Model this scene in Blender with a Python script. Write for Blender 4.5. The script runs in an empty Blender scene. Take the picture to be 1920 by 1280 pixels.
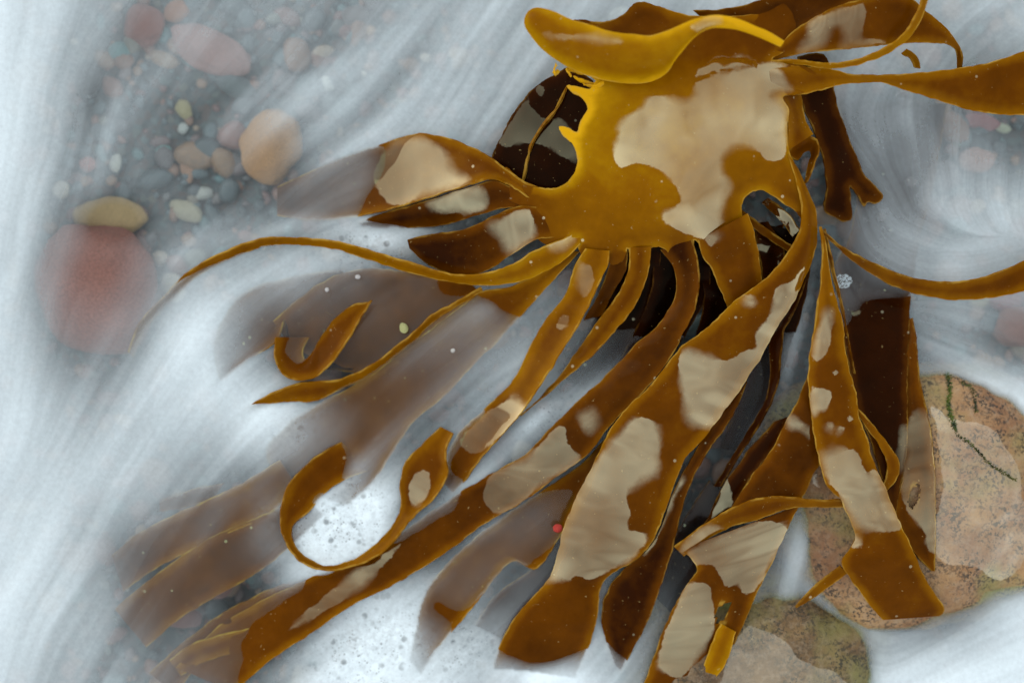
import bpy, bmesh, math, random
import numpy as np
from mathutils import Vector, noise
from mathutils.geometry import delaunay_2d_cdt
from mathutils.bvhtree import BVHTree

random.seed(7); RNG = np.random.default_rng(7)
SC = bpy.context.scene
# ---------------------------------------------------------------- camera, sky, sun, exposure
S = 0.0006            # metres of water surface per photograph pixel (1920 wide)
H = 1.6               # camera height over the water
cd = bpy.data.cameras.new('camera'); cam = bpy.data.objects.new('camera', cd)
SC.collection.objects.link(cam); SC.camera = cam
cam.location = (0, 0, H)
cd.sensor_width = 36; cd.lens = 36*H/(1920*S); cd.clip_start = .05; cd.clip_end = 500
cd.dof.use_dof = True; cd.dof.focus_distance = H-.052; cd.dof.aperture_fstop = 1.05

world = bpy.data.worlds.new('World'); SC.world = world; world.use_nodes = True
wn = world.node_tree.nodes; wl = world.node_tree.links
SUN_EL, SUN_ROT = math.radians(24), math.radians(-60)
sky = wn.new('ShaderNodeTexSky'); sky.sky_type = 'NISHITA'; sky.sun_disc = False
sky.sun_elevation = SUN_EL; sky.sun_rotation = SUN_ROT
hs = wn.new('ShaderNodeHueSaturation'); hs.inputs['Saturation'].default_value = .22   # overcast: cloud greys the blue
hs.inputs['Value'].default_value = 1.0
# an even deck of cloud under the clear sky
tcw = wn.new('ShaderNodeTexCoord'); nzw = wn.new('ShaderNodeTexNoise')
nzw.inputs['Scale'].default_value = 1.8; nzw.inputs['Detail'].default_value = 1.5
wl.new(tcw.outputs['Generated'], nzw.inputs['Vector'])
rmp = wn.new('ShaderNodeMapRange'); rmp.inputs['From Min'].default_value = .25; rmp.inputs['From Max'].default_value = .75
rmp.inputs['To Min'].default_value = 4.0; rmp.inputs['To Max'].default_value = 13.5
wl.new(nzw.outputs['Fac'], rmp.inputs['Value'])
cldc = wn.new('ShaderNodeVectorMath'); cldc.operation = 'SCALE'; cldc.inputs[0].default_value = (.97, 1.0, 1.02)
wl.new(rmp.outputs['Result'], cldc.inputs['Scale'])
mixw = wn.new('ShaderNodeMix'); mixw.data_type = 'RGBA'; mixw.inputs['Factor'].default_value = .8
wl.new(sky.outputs['Color'], hs.inputs['Color'])
wl.new(hs.outputs['Color'], mixw.inputs['A']); wl.new(cldc.outputs['Vector'], mixw.inputs['B'])
bg = wn['Background']; wl.new(mixw.outputs['Result'], bg.inputs['Color']); bg.inputs['Strength'].default_value = .108

sd = bpy.data.lights.new('sun', 'SUN'); sd.energy = .8; sd.angle = math.radians(46); sd.color = (1, .95, .88)
so = bpy.data.objects.new('sun', sd); SC.collection.objects.link(so)
d = Vector((math.sin(SUN_ROT)*math.cos(SUN_EL), math.cos(SUN_ROT)*math.cos(SUN_EL), math.sin(SUN_EL)))
so.rotation_euler = d.to_track_quat('Z', 'Y').to_euler(); so.location = d*5
SC.view_settings.view_transform = 'Standard'; SC.view_settings.look = 'None'
SC.view_settings.exposure = .43; SC.view_settings.gamma = 1
SC.cycles.use_denoising = True
SC.cycles.transparent_max_bounces = 16; SC.cycles.max_bounces = 8

# ---------------------------------------------------------------- helpers
def P(px, py, z=0.0):                       # photograph pixel at height z (metres) -> point
    k = (H - z)/H*S
    return Vector(((px-960)*k, (640-py)*k, z))
def Pn(a, zmm):                             # the same for arrays; z in mm
    z = zmm/1000.; k = (H-z)/H*S
    return np.stack([(a[:, 0]-960)*k, (640-a[:, 1])*k, z], 1)
def tag(o, label=None, cat=None, group=None, kind=None):
    if label: o['label'] = label
    if cat: o['category'] = cat
    if group: o['group'] = group
    if kind: o['kind'] = kind
    return o
def link(name, me, mat, parent=None):
    o = bpy.data.objects.new(name, me); SC.collection.objects.link(o)
    if mat: me.materials.append(mat)
    if parent: o.parent = parent; o.matrix_parent_inverse = parent.matrix_world.inverted()
    return o
def empty(name, loc):
    o = bpy.data.objects.new(name, None); SC.collection.objects.link(o)
    o.location = loc; o.empty_display_size = .05; bpy.context.view_layer.update(); return o
def fattr(me, name, vals):
    a = me.attributes.new(name, 'FLOAT', 'POINT'); a.data.foreach_set('value', np.asarray(vals, np.float32))

def spline(pts, n):
    """centripetal-ish Catmull-Rom through pts, resampled evenly by arc length to n points"""
    p = np.asarray(pts, float)
    q = np.vstack([2*p[0]-p[1], p, 2*p[-1]-p[-2]])
    out = []
    for i in range(1, len(q)-2):
        t = np.linspace(0, 1, 14, endpoint=False)[:, None]
        # cardinal tangents limited by chord lengths: no overshoot at uneven spacing
        d0 = np.linalg.norm(q[i]-q[i-1])+1e-6; d1 = np.linalg.norm(q[i+1]-q[i])+1e-6; d2 = np.linalg.norm(q[i+2]-q[i+1])+1e-6
        m1 = d1*((q[i]-q[i-1])/d0*d1+(q[i+1]-q[i])/d1*d0)/(d0+d1)
        m2 = d1*((q[i+1]-q[i])/d1*d2+(q[i+2]-q[i+1])/d2*d1)/(d1+d2)
        out.append((2*t**3-3*t**2+1)*q[i]+(t**3-2*t**2+t)*m1+(-2*t**3+3*t**2)*q[i+1]+(t**3-t**2)*m2)
    out.append(p[-1][None]); o = np.vstack(out)
    L = np.r_[0, np.cumsum(np.linalg.norm(np.diff(o[:, :2], axis=0), axis=1))]
    s = np.linspace(0, L[-1], n)
    return np.stack([np.interp(s, L, o[:, k]) for k in range(o.shape[1])], 1), L[-1]

def in_poly(pts, poly):
    x, y = pts[:, 0], pts[:, 1]; poly = np.asarray(poly, float); r = np.zeros(len(pts), bool)
    j = len(poly)-1
    for i in range(len(poly)):
        xi, yi = poly[i]; xj, yj = poly[j]
        c = ((yi > y) != (yj > y)) & (x < (xj-xi)*(y-yi)/(yj-yi+1e-12)+xi); r ^= c; j = i
    return r
def poly_dist(pts, poly, closed=True):
    poly = np.asarray(poly, float); d = np.full(len(pts), 1e9)
    m = len(poly) if closed else len(poly)-1
    for i in range(m):
        a = poly[i]; b = poly[(i+1) % len(poly)]; ab = b-a
        t = np.clip(((pts-a)@ab)/(ab@ab+1e-9), 0, 1)
        d = np.minimum(d, np.linalg.norm(pts-(a+t[:, None]*ab), axis=1))
    return d
def sheen_sdf(pts, polys):
    f = np.full(len(pts), -6.)
    for pl in polys:
        sm, _ = spline(list(pl)+[pl[0]], max(24, len(pl)*5))
        dd = poly_dist(pts, sm)*np.where(in_poly(pts, sm), 1, -1)
        f = np.maximum(f, np.clip(dd/10, -6, 6))
    return f
def fbm(pts, freq, seed=0.):                # cheap smooth 2-D noise on px arrays
    return np.array([noise.noise(Vector((x*freq, y*freq, seed))) for x, y in pts])

FG = [1.]
KELP_TRIS = []                              # every surface the water must know about (verts, faces)

# ---------------------------------------------------------------- materials
class NT:
    def __init__(s, name):
        s.m = bpy.data.materials.new(name); s.m.use_nodes = True; s.t = s.m.node_tree
        s.n = s.t.nodes; s.n.clear(); s.out = s.n.new('ShaderNodeOutputMaterial')
    def __call__(s, kind, **kw):
        n = s.n.new('ShaderNode'+kind)
        for k, v in kw.items():
            if k in ('op',): n.operation = v
            else: setattr(n, k, v)
        return n
    def put(s, sock, v):
        if isinstance(v, (int, float)): sock.default_value = v
        elif isinstance(v, tuple): sock.default_value = v
        else: s.t.links.new(v, sock)
    def math(s, op, a, b=None, c=None, clamp=False):
        n = s('Math', op=op); n.use_clamp = clamp
        for i, v in enumerate((a, b, c)):
            if v is not None: s.put(n.inputs[i], v)
        return n.outputs[0]
    def attr(s, name):
        n = s('Attribute'); n.attribute_name = name; return n.outputs['Fac']
    def noise(s, scale, detail=3, rough=.55, vec=None, dist=0.):
        n = s('TexNoise'); n.inputs['Scale'].default_value = scale; n.inputs['Detail'].default_value = detail
        n.inputs['Roughness'].default_value = rough; n.inputs['Distortion'].default_value = dist
        s.put(n.inputs['Vector'], vec if vec is not None else s.pos()); return n.outputs['Fac']
    def pos(s):
        if not hasattr(s, '_p'): s._p = s('TexCoord').outputs['Object']
        return s._p
    def rng(s, v, a, b, c=0., d=1., smooth=False):
        n = s('MapRange'); n.interpolation_type = 'SMOOTHSTEP' if smooth else 'LINEAR'; n.clamp = True
        for i, x in enumerate((v, a, b, c, d)): s.put(n.inputs[i], x)
        return n.outputs['Result']
    def mix(s, f, a, b, mode='MIX'):
        n = s('Mix'); n.data_type = 'RGBA'; n.blend_type = mode
        s.put(n.inputs['Factor'], f); s.put(n.inputs['A'], a); s.put(n.inputs['B'], b); return n.outputs['Result']
    def ramp(s, f, stops):
        n = s('ValToRGB'); e = n.color_ramp.elements
        while len(e) > 1: e.remove(e[-1])
        e[0].position, e[0].color = stops[0]
        for p_, c in stops[1:]:
            q = e.new(p_); q.color = c
        s.put(n.inputs['Fac'], f); return n.outputs['Color']
def C(r, g, b): return (r, g, b, 1)

def kelp_material():
    t = NT('wet kelp')
    tone, rim, fp, fb = t.attr('tone'), t.attr('rim'), t.attr('sheen_patch'), t.attr('sheen_bias')
    n1 = t.noise(14, 4, .6); n2 = t.noise(70, 3, .6)
    tn = t.math('ADD', tone, t.math('MULTIPLY', t.math('SUBTRACT', n1, .5), .36))
    tn = t.math('ADD', tn, t.rng(rim, 2., 24., .10, -.06, True))
    tn = t.math('ADD', tn, t.math('MULTIPLY', t.math('SUBTRACT', t.noise(34, 4, .6, dist=1.), .5), .09))
    tn = t.math('ADD', tn, t.math('MULTIPLY', t.math('SUBTRACT', n2, .5), .10))
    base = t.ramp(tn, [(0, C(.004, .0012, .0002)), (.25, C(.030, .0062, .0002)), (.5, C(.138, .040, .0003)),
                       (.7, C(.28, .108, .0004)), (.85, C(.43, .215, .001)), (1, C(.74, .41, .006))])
    # thin pale margin of the blade
    rn = t.math('ADD', rim, t.math('MULTIPLY', t.math('SUBTRACT', n2, .5), 7.))
    rf = t.math('MULTIPLY', t.rng(rn, .4, 3.2, 1., 0., True), t.rng(t.noise(48, 3, .6), .42, .62, .05, 1.))
    rimc = t.mix(t.rng(tone, .1, .7), C(.17, .07, .008), C(.60, .36, .05))
    base = t.mix(t.math('MULTIPLY', rf, .85), base, rimc)
    # little grazing scars and pale flecks
    n3 = t.noise(260, 2, .5); fl = t.rng(n3, .71, .78, 0., .55)
    base = t.mix(fl, base, C(.50, .36, .14))
    # sky reflection put in by hand as outlined patches of extra tinted gloss
    nf = t.noise(85, 6, .68); nl = t.noise(24, 4, .6, dist=.8)
    a = t.math('ADD', fp, t.math('ADD', t.math('MULTIPLY', t.math('SUBTRACT', nf, .5), 1.5), t.math('MULTIPLY', t.math('SUBTRACT', t.noise(38, 3, .5), .5), .9)))
    b = t.math('ADD', fb, t.math('MULTIPLY', t.math('SUBTRACT', nl, .5), 6.))
    sw = t.rng(t.noise(15, 2, .5), .47, .64, .10, 1.7)          # patch edges fade softly in places
    film = t.math('MAXIMUM', t.rng(a, t.math('MULTIPLY', sw, -.9), sw, 0., 1., True), t.rng(b, -.08, .10, 0., 1., True))  # film: mask of the sky reflection patches
    vd = t('TexVoronoi'); vd.inputs['Scale'].default_value = 42; t.put(vd.inputs['Vector'], t.pos())     # stray drops
    film = t.math('MAXIMUM', film, t.math('MULTIPLY', t.rng(vd.outputs['Distance'], .06, .09, .9, 0., True), t.rng(t.noise(13, 2), .5, .53)))
    bump = t('Bump'); bump.inputs['Strength'].default_value = .22; bump.inputs['Distance'].default_value = .0012
    hgt = t.math('ADD', t.math('ADD', t.math('MULTIPLY', film, .3), t.math('MULTIPLY', n2, t.rng(film, 0, 1, .35, .02))), t.math('MULTIPLY', t.noise(30, 2, .4), .45))
    t.put(bump.inputs['Height'], hgt)
    pb = t('BsdfPrincipled'); t.put(pb.inputs['Base Color'], base); pb.inputs['Roughness'].default_value = .3
    pb.inputs['Specular IOR Level'].default_value = .02
    t.put(pb.inputs['Normal'], bump.outputs['Normal'])
    tr = t('BsdfTranslucent'); t.put(tr.inputs['Color'], base)
    m0 = t('MixShader'); m0.inputs[0].default_value = .26
    t.t.links.new(pb.outputs[0], m0.inputs[1]); t.t.links.new(tr.outputs[0], m0.inputs[2])
    gl = t('BsdfGlossy'); gl.inputs['Roughness'].default_value = .05; gl.inputs['Color'].default_value = C(1., .965, .64)
    t.put(gl.inputs['Normal'], bump.outputs['Normal'])
    m1 = t('MixShader'); t.put(m1.inputs[0], t.math('ADD', t.math('MULTIPLY', t.math('MULTIPLY', film, t.attr('sheen_gain')), t.rng(t.noise(8, 2, .5), .32, .68, .10, .26, True)), .0015))
    t.t.links.new(m0.outputs[0], m1.inputs[1]); t.t.links.new(gl.outputs[0], m1.inputs[2])
    t.t.links.new(m1.outputs[0], t.out.inputs[0]); return t.m
KELP = kelp_material()

def rock_material(name, c1, c2, spk, wet=True, scale=1.0, green=False):  # wet turns on the drawn-in sky reflection patches
    t = NT(name)
    n1 = t.noise(16*scale, 5, .6); n2 = t.noise(120*scale, 4, .65); n3 = t.noise(420*scale, 2, .5)
    base = t.mix(t.rng(n1, .35, .65), c1, c2)
    base = t.mix(t.rng(n2, .45, .78, 0, .45), base, C(.36, .29, .20))
    if green: base = t.mix(t.rng(t.noise(9, 4, .6), .50, .66, 0, .7), base, C(.20, .19, .055))
    sp = t.math('MULTIPLY', t.rng(t.noise(260*scale, 3, .6), .51, .56), t.rng(t.noise(38*scale, 4, .6), .40, .60, .1, 1.))
    sp = t.math('MAXIMUM', sp, t.math('MULTIPLY', t.rng(t.noise(150*scale, 4, .7), .57, .63), t.rng(n1, .45, .6)))
    sp = t.math('MAXIMUM', sp, t.rng(n3, .64, .72, 0, .6))
    base = t.mix(t.math('MULTIPLY', sp, .85), base, spk)
    pb = t('BsdfPrincipled'); t.put(pb.inputs['Base Color'], base)
    pb.inputs['Roughness'].default_value = .5; pb.inputs['Specular IOR Level'].default_value = .3
    bump = t('Bump'); bump.inputs['Strength'].default_value = .8; bump.inputs['Distance'].default_value = .002
    t.put(bump.inputs['Height'], t.math('ADD', n2, t.math('MULTIPLY', n3, .4))); t.put(pb.inputs['Normal'], bump.outputs['Normal'])
    if wet:  # pale sky reflection on the stone, drawn in as outlined gloss patches
        fp = t.attr('sheen_patch'); nf = t.noise(40, 5, .6)
        a = t.math('ADD', fp, t.math('MULTIPLY', t.math('SUBTRACT', nf, .5), 2.2))
        film = t.rng(a, -.1, .15, 0, 1, True)  # film: mask of the drawn-in sky reflection
        gl = t('BsdfGlossy'); gl.inputs['Roughness'].default_value = .16; gl.inputs['Color'].default_value = C(1, .96, .80)
        b2 = t('Bump'); b2.inputs['Strength'].default_value = .15; b2.inputs['Distance'].default_value = .001
        t.put(b2.inputs['Height'], n2); t.put(gl.inputs['Normal'], b2.outputs['Normal'])
        m = t('MixShader'); t.put(m.inputs[0], t.math('ADD', t.math('MULTIPLY', film, .15), .006))
        t.t.links.new(pb.outputs[0], m.inputs[1]); t.t.links.new(gl.outputs[0], m.inputs[2])
        t.t.links.new(m.outputs[0], t.out.inputs[0])
    else: t.t.links.new(pb.outputs[0], t.out.inputs[0])
    return t.m
GRANITE = rock_material('speckled pink granite', C(.36, .215, .095), C(.22, .105, .045), C(.015, .014, .012), green=True)
MOSSY = rock_material('weedy brown granite', C(.19, .115, .045), C(.075, .040, .016), C(.02, .02, .012), green=True)
_pm = {}
def pebble_mat(c):
    c = tuple(min(.95, x*1.45) for x in c); k = tuple(round(x, 2) for x in c)
    if k not in _pm:
        _pm[k] = rock_material('pebble stone', C(*c), C(c[0]*.7, c[1]*.68, c[2]*.68), C(.05, .045, .04), wet=False, scale=1.6)
    return _pm[k]

# ---------------------------------------------------------------- blades of kelp
def finish_blade(name, top, bot, faces, loops, rim, film, bias, tone, parent):  # film: distance to the hand-drawn sky reflection patches
    """top/bot vertex arrays, faces (index lists into top), loops: boundary edges (a,b) -> closed slab mesh"""
    n = len(top); be = loops
    bi = {}
    for a, b in be:
        for v in (a, b): bi.setdefault(v, len(bi))
    order = sorted(bi, key=bi.get); m = len(order)
    V = np.vstack([top, bot, top[order], bot[order]])
    F = [list(f) for f in faces]+[[n+i for i in reversed(f)] for f in faces]
    for a, b in be:
        F.append([2*n+bi[b], 2*n+bi[a], 2*n+m+bi[a], 2*n+m+bi[b]])
    me = bpy.data.meshes.new(name); me.from_pydata(V.tolist(), [], F); me.update()
    me.polygons.foreach_set('use_smooth', np.ones(len(F), bool))
    o_ = np.array(order)
    def ext(a, side=None): return np.r_[a, a, (a[o_] if side is None else np.full(m, side)), (a[o_] if side is None else np.full(m, side))]
    fattr(me, 'rim', ext(rim)); fattr(me, 'sheen_patch', ext(film, -6.)); fattr(me, 'sheen_bias', ext(bias, -9.)); fattr(me, 'tone', ext(tone)); fattr(me, 'sheen_gain', np.full(len(V), FG[0]))
    o = link(name, me, KELP, parent)
    KELP_TRIS.append((top, [list(f) for f in faces]))
    return o

def strap(A, B, tone=.45, tone2=None, cup=3., film=(), bias=-3., thick=1.8, ruffle=2.0, jit=1.3, nv=14, parent=None,  # film: outlines of sky reflection put in by hand
          name='strap', hole=None, step=7., label=None, crease=0., fg=1., dz=0., curl=1.3):
    A = [(p[0], p[1], p[2]+dz) for p in A]; B = [(p[0], p[1], p[2]+dz) for p in B]
    FG[0] = fg
    _, la = spline(A, 10); _, lb = spline(B, 10)
    nu = int(max(12, max(la, lb)/step))
    a, _ = spline(A, nu); b, _ = spline(B, nu)
    seed = (hash(name) % 100)+A[0][0]*.37+A[-1][1]*.11
    ts = np.linspace(0, 1, nu)
    env = np.minimum(1, np.minimum(ts, 1-ts)*12)
    for e, sd_ in ((a, 1.), (b, 2.)):
        t_ = np.gradient(e[:, :2], axis=0); nn = np.stack([-t_[:, 1], t_[:, 0]], 1)/(np.linalg.norm(t_, axis=1)[:, None]+1e-6)
        j = fbm(e[:, :2], .05, seed+sd_)*jit*1.6+fbm(e[:, :2], .16, seed+sd_+5)*jit*.8
        e[:, :2] += nn*(j*env)[:, None]
        e[:, 2] += fbm(e[:, :2], .022, seed+sd_+9)*ruffle*2*env
    v = np.linspace(0, 1, nv)
    v = .5-.5*np.cos(math.pi*v)*(.35)-.65*(.5-v)          # a little denser near the margins
    v = (v-v[0])/(v[-1]-v[0])
    G = a[:, None, :]*(1-v)[None, :, None]+b[:, None, :]*v[None, :, None]
    wid = np.linalg.norm(a[:, :2]-b[:, :2], axis=1)
    prof = 4*v*(1-v)
    cupw = cup*np.minimum(1, wid/60.)
    G[:, :, 2] += cupw[:, None]*prof[None, :]
    G[:, :, 2] += curl*np.minimum(1, wid/40.)[:, None]*(np.exp(-v/.07)+np.exp(-(1-v)/.07))[None, :]
    if crease: G[:, :, 2] += crease*np.exp(-((v-.5)/.08)**2)[None, :]
    pts = G.reshape(-1, 3)
    pts[:, 2] += fbm(pts[:, :2], .013, seed+20)*2.2*np.repeat(np.minimum(1, wid/60), nv)
    rim = (np.minimum(v, 1-v)[None, :]*wid[:, None]).ravel()
    W = Pn(pts[:, :2], pts[:, 2]).reshape(nu, nv, 3)
    du = np.gradient(W, axis=0); dv = np.gradient(W, axis=1)
    N = np.cross(dv, du); N /= np.linalg.norm(N, axis=2)[:, :, None]+1e-12
    flip = np.sign(N[:, :, 2].mean()) or 1
    # keep the normal continuous; the side facing the sky is "top"
    N = N*flip
    th = thick/2000.
    tap = np.ones((nu, nv, 1))
    top = (W+N*th*tap).reshape(-1, 3); bot = (W-N*th*tap).reshape(-1, 3)
    idx = np.arange(nu*nv).reshape(nu, nv)
    cen = None; faces = []
    for i in range(nu-1):
        for k in range(nv-1):
            f = [idx[i, k], idx[i, k+1], idx[i+1, k+1], idx[i+1, k]]
            if flip < 0: f = f[::-1]
            if hole is not None:
                c = pts[f, :2].mean(0)
                hx, hy, ra, rb, an = hole
                q = c-np.array((hx, hy)); ca, sa = math.cos(an), math.sin(an)
                q = np.array((q[0]*ca+q[1]*sa, -q[0]*sa+q[1]*ca))
                if (q[0]/ra)**2+(q[1]/rb)**2 < 1+.5*noise.noise(Vector((c[0]*.2, c[1]*.2, 3))): continue
            faces.append([int(x) for x in f])
    cnt = {}
    for f in faces:
        for q in range(4):
            e = (f[q], f[(q+1) % 4]); cnt[e] = cnt.get(e, 0)+1
    be = [e for e in cnt if (e[1], e[0]) not in cnt]
    if hole is not None:
        hd = np.hypot((pts[:, 0]-hole[0])/hole[2], (pts[:, 1]-hole[1])/hole[3])
        rim = np.minimum(rim, np.abs(hd-1)*10)
    fp = sheen_sdf(pts[:, :2], film) if film else np.full(len(pts), -6.)
    tn = np.repeat(np.interp(ts, [0, 1], [tone, tone if tone2 is None else tone2]), nv)
    o = finish_blade(name, top, bot, faces, be, rim, fp, np.full(len(pts), float(bias)), tn, parent)
    if label: o['label'] = label
    return o

def tps(ctrl, pts):
    c = np.asarray(ctrl, float); xy = c[:, :2]/1000.; z = c[:, 2]; n = len(c)
    def U(r2): return np.where(r2 > 0, r2*np.log(r2+1e-12), 0)
    K = U(((xy[:, None]-xy[None])**2).sum(2))+np.eye(n)*1e-4
    Pm = np.c_[np.ones(n), xy]; A_ = np.zeros((n+3, n+3)); A_[:n, :n] = K; A_[:n, n:] = Pm; A_[n:, :n] = Pm.T
    w = np.linalg.solve(A_, np.r_[z, 0, 0, 0]); q = pts/1000.
    return U(((q[:, None]-xy[None])**2).sum(2))@w[:n]+np.c_[np.ones(len(q)), q]@w[n:]

def sheet(outline, ctrl, tone, film=(), bias=-3., thick=2.2, step=7., smooth=4, norim=(), parent=None, name='blade', jit=1.2, wob=1.5, fg=1.):  # film: outlines of sky reflection put in by hand
    FG[0] = fg
    """a blade cut to an outline (pixels) with heights (mm) from control points"""
    ol, L = spline(list(outline)+[outline[0]], 10)
    ol, _ = spline(list(outline)+[outline[0]], int(L/5)); ol = ol[:-1]
    t_ = np.gradient(ol, axis=0); nn = np.stack([-t_[:, 1], t_[:, 0]], 1)/(np.linalg.norm(t_, axis=1)[:, None]+1e-6)
    ol = ol+nn*(fbm(ol, .07, 3.3)*jit*1.5+fbm(ol, .2, 8.1)*jit)[:, None]
    x0, y0 = ol.min(0); x1, y1 = ol.max(0)
    gx, gy = np.meshgrid(np.arange(x0, x1, step), np.arange(y0, y1, step*.87))
    gx = gx+((np.arange(gx.shape[0]) % 2)*step/2)[:, None]
    g = np.stack([gx.ravel(), gy.ravel()], 1); g = g+RNG.uniform(-.5, .5, g.shape)
    g = g[in_poly(g, ol)]; g = g[poly_dist(g, ol) > step*.45]
    allp = np.vstack([ol, g]); n0 = len(ol)
    res = delaunay_2d_cdt([Vector(p) for p in allp], [(i, (i+1) % n0) for i in range(n0)], [], 1, 1e-5)
    vs = np.array([tuple(v) for v in res[0]]); faces = [list(f) for f in res[2]]
    faces = [f if np.cross(vs[f[1]]-vs[f[0]], vs[f[2]]-vs[f[0]]) < 0 else f[::-1] for f in faces]   # y runs down in pixels
    z = tps(ctrl, vs)+fbm(vs, .012, 4.)*wob+fbm(vs, .035, 6.)*wob*.3
    W = Pn(vs, z)
    N = np.zeros_like(W)
    for f in faces:
        nrm = np.cross(W[f[1]]-W[f[0]], W[f[2]]-W[f[0]]); N[f] += nrm
    N /= np.linalg.norm(N, axis=1)[:, None]+1e-15
    th = thick/2000.
    cnt = {}
    for f in faces:
        for q in range(3): cnt[(f[q], f[(q+1) % 3])] = 1
    be = [e for e in cnt if (e[1], e[0]) not in cnt]
    rim = poly_dist(vs, ol)
    for (cx, cy, r) in norim: rim = np.where(np.hypot(vs[:, 0]-cx, vs[:, 1]-cy) < r, 30., rim)
    fp = sheen_sdf(vs, film) if film else np.full(len(vs), -6.)
    tn = tps(tone, vs) if not np.isscalar(tone) else np.full(len(vs), float(tone))
    return finish_blade(name, W+N*th, W-N*th, faces, be, rim, fp, np.full(len(vs), float(bias)), tn, parent)

# ---- the big kelp plant
plant = tag(empty('kelp_plant', P(1300, 300, .06)), 'large golden brown kelp with a broad pale palm and many straps trailing into the foam', 'kelp')
palm_outline = [(1117,151),(1078,118),(1045,85),(1040,50),(1075,38),(1137,41),(1164,30),(1194,6),(1240,14),(1280,27),(1340,31),(1400,29),
 (1440,22),(1470,8),(1492,50),(1486,88),(1448,112),(1470,119),(1500,122),(1530,140),(1505,174),(1466,184),(1478,205),(1476,240),(1480,282),(1495,320),
 (1508,358),(1518,400),(1508,426),(1498,404),(1470,382),(1448,367),(1426,357),(1402,364),(1390,388),(1396,418),(1408,440),(1400,462),(1370,476),(1330,478),
 (1314,462),(1302,448),(1300,470),(1280,490),(1262,484),(1248,468),(1232,462),(1220,464),(1212,486),(1190,494),(1180,484),(1177,464),(1170,484),(1146,496),
 (1136,480),(1120,492),(1098,494),(1086,468),(1084,448),(1060,452),(1030,460),(1008,448),(990,422),(978,388),(950,372),(930,340),(944,314),(979,339),
 (1020,353),(1053,349),(1077,322),(1082,292),(1073,269),(1055,254),(1049,238),(1062,238),(1083,248),(1087,230),(1101,203),(1090,183),(1070,173),(1063,161),(1087,164),(1106,167)]
palm_ctrl = [(1040,60,88),(1100,110,86),(1137,45,84),(1200,10,74),(1280,30,76),(1400,30,78),(1470,20,80),(1117,155,84),(1100,205,86),(1055,245,84),(1082,300,82),
 (1020,353,66),(940,320,52),(960,375,50),(1010,440,46),(1200,250,85),(1300,150,86),(1300,250,88),(1420,150,83),(1420,230,84),(1500,140,76),(1475,260,74),(1510,370,66),
 (1400,320,76),(1400,380,62),(1390,460,52),(1320,470,52),(1300,380,80),(1200,350,82),(1240,430,68),(1150,420,66),(1090,450,50),(1120,490,46),(1200,490,46),(1280,480,48)]
palm_tone = [(1045,70,.72),(1137,45,.5),(1240,30,.5),(1400,60,.52),(1470,20,.5),(1100,170,.95),(1060,240,1.0),(1090,260,.93),(1130,230,.86),(1150,330,.82),(1050,370,.68),(960,350,.6),
 (1010,430,.6),(1100,430,.72),(1250,420,.76),(1200,480,.62),(1300,460,.62),(1390,460,.56),(1300,250,.8),(1450,250,.72),(1410,320,.66),(1490,350,.62),(1480,150,.62),(1300,90,.6),(1220,360,.74)]
palm_sheen = [[(1218,183),(1204,202),(1171,222),(1161,235),(1159,255),(1151,279),(1154,306),(1161,314),(1184,307),(1218,311),(1251,329),(1271,356),(1278,376),(1265,388),(1240,404),(1262,424),
  (1292,440),(1311,446),(1336,463),(1350,445),(1353,400),(1360,368),(1367,340),(1351,319),(1352,296),(1374,275),(1398,273),(1421,284),(1440,300),(1468,296),(1474,270),(1472,240),(1474,204),
  (1461,184),(1440,180),(1450,174),(1485,166),(1478,152),(1463,134),(1472,124),(1441,120),(1381,133),(1327,146),(1302,160),(1302,178),(1290,188),(1262,184),(1240,178)],
 [(1354,106),(1317,124),(1299,146),(1340,135),(1381,124),(1428,117),(1398,111)]]
sheet(palm_outline, palm_ctrl, palm_tone, palm_sheen, fg=1.6, parent=plant, name='palm', norim=((940,345,60),(1000,430,62),(1110,490,34),(1160,495,26),(1200,492,26),(1280,488,32),(1365,480,45),(1515,150,48),(1505,420,25),(1060,60,48),(1470,40,50),(985,405,40)))

stipe = strap([(1468,78,118),(1448,64,126),(1414,50,134),(1374,35,139),(1347,30,140),(1314,34,140),(1280,45,138),(1245,60,134),(1218,67,130),(1191,65,126),(1144,59,123),(1110,48,120),(1067,36,114),(1036,23,108),(1010,18,104),(1000,20,102)],
      [(1462,87,118),(1431,71,125),(1398,58,132),(1361,50,136),(1330,51,136),(1301,66,131),(1280,90,122),(1262,113,114),(1245,138,106),(1218,151,98),(1177,154,95),(1144,150,94),(1110,142,93),(1077,130,92),(1043,110,92),(1016,88,92),(996,64,94),(985,44,98),(986,34,100),(992,24,102)],
      tone=.98, tone2=.70, cup=9, thick=5, ruffle=.5, jit=.4, nv=24, parent=plant, name='stipe', bias=-3,
      film=[[(1020,62),(1080,66),(1130,70),(1170,80),(1110,74),(1050,72)],[(1300,52),(1330,38),(1352,38),(1340,46),(1312,58)]])
# torn fringe below the stipe
fr = [((1042,118),(1036,136),(1046,130)),((1068,140),(1060,128),(1090,136)),((1075,143),(1098,150),(1128,158)),((1130,152),(1110,160),(1092,156))]
for k, (p, q, r) in enumerate(fr):
    strap([(p[0],p[1],88),(q[0],q[1],84),(r[0],r[1],82)], [(p[0]+3,p[1]+5,86),(q[0]+7,q[1]+7,82),(r[0]+3,r[1]+4,81)], tone=1., cup=1, nv=6, step=3, parent=plant, name='torn_fringe', jit=2, curl=0)

ST = []     # (kwargs) straps of the plant
def ks(A, B, **k): return strap(A, B, parent=plant, **k)
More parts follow.
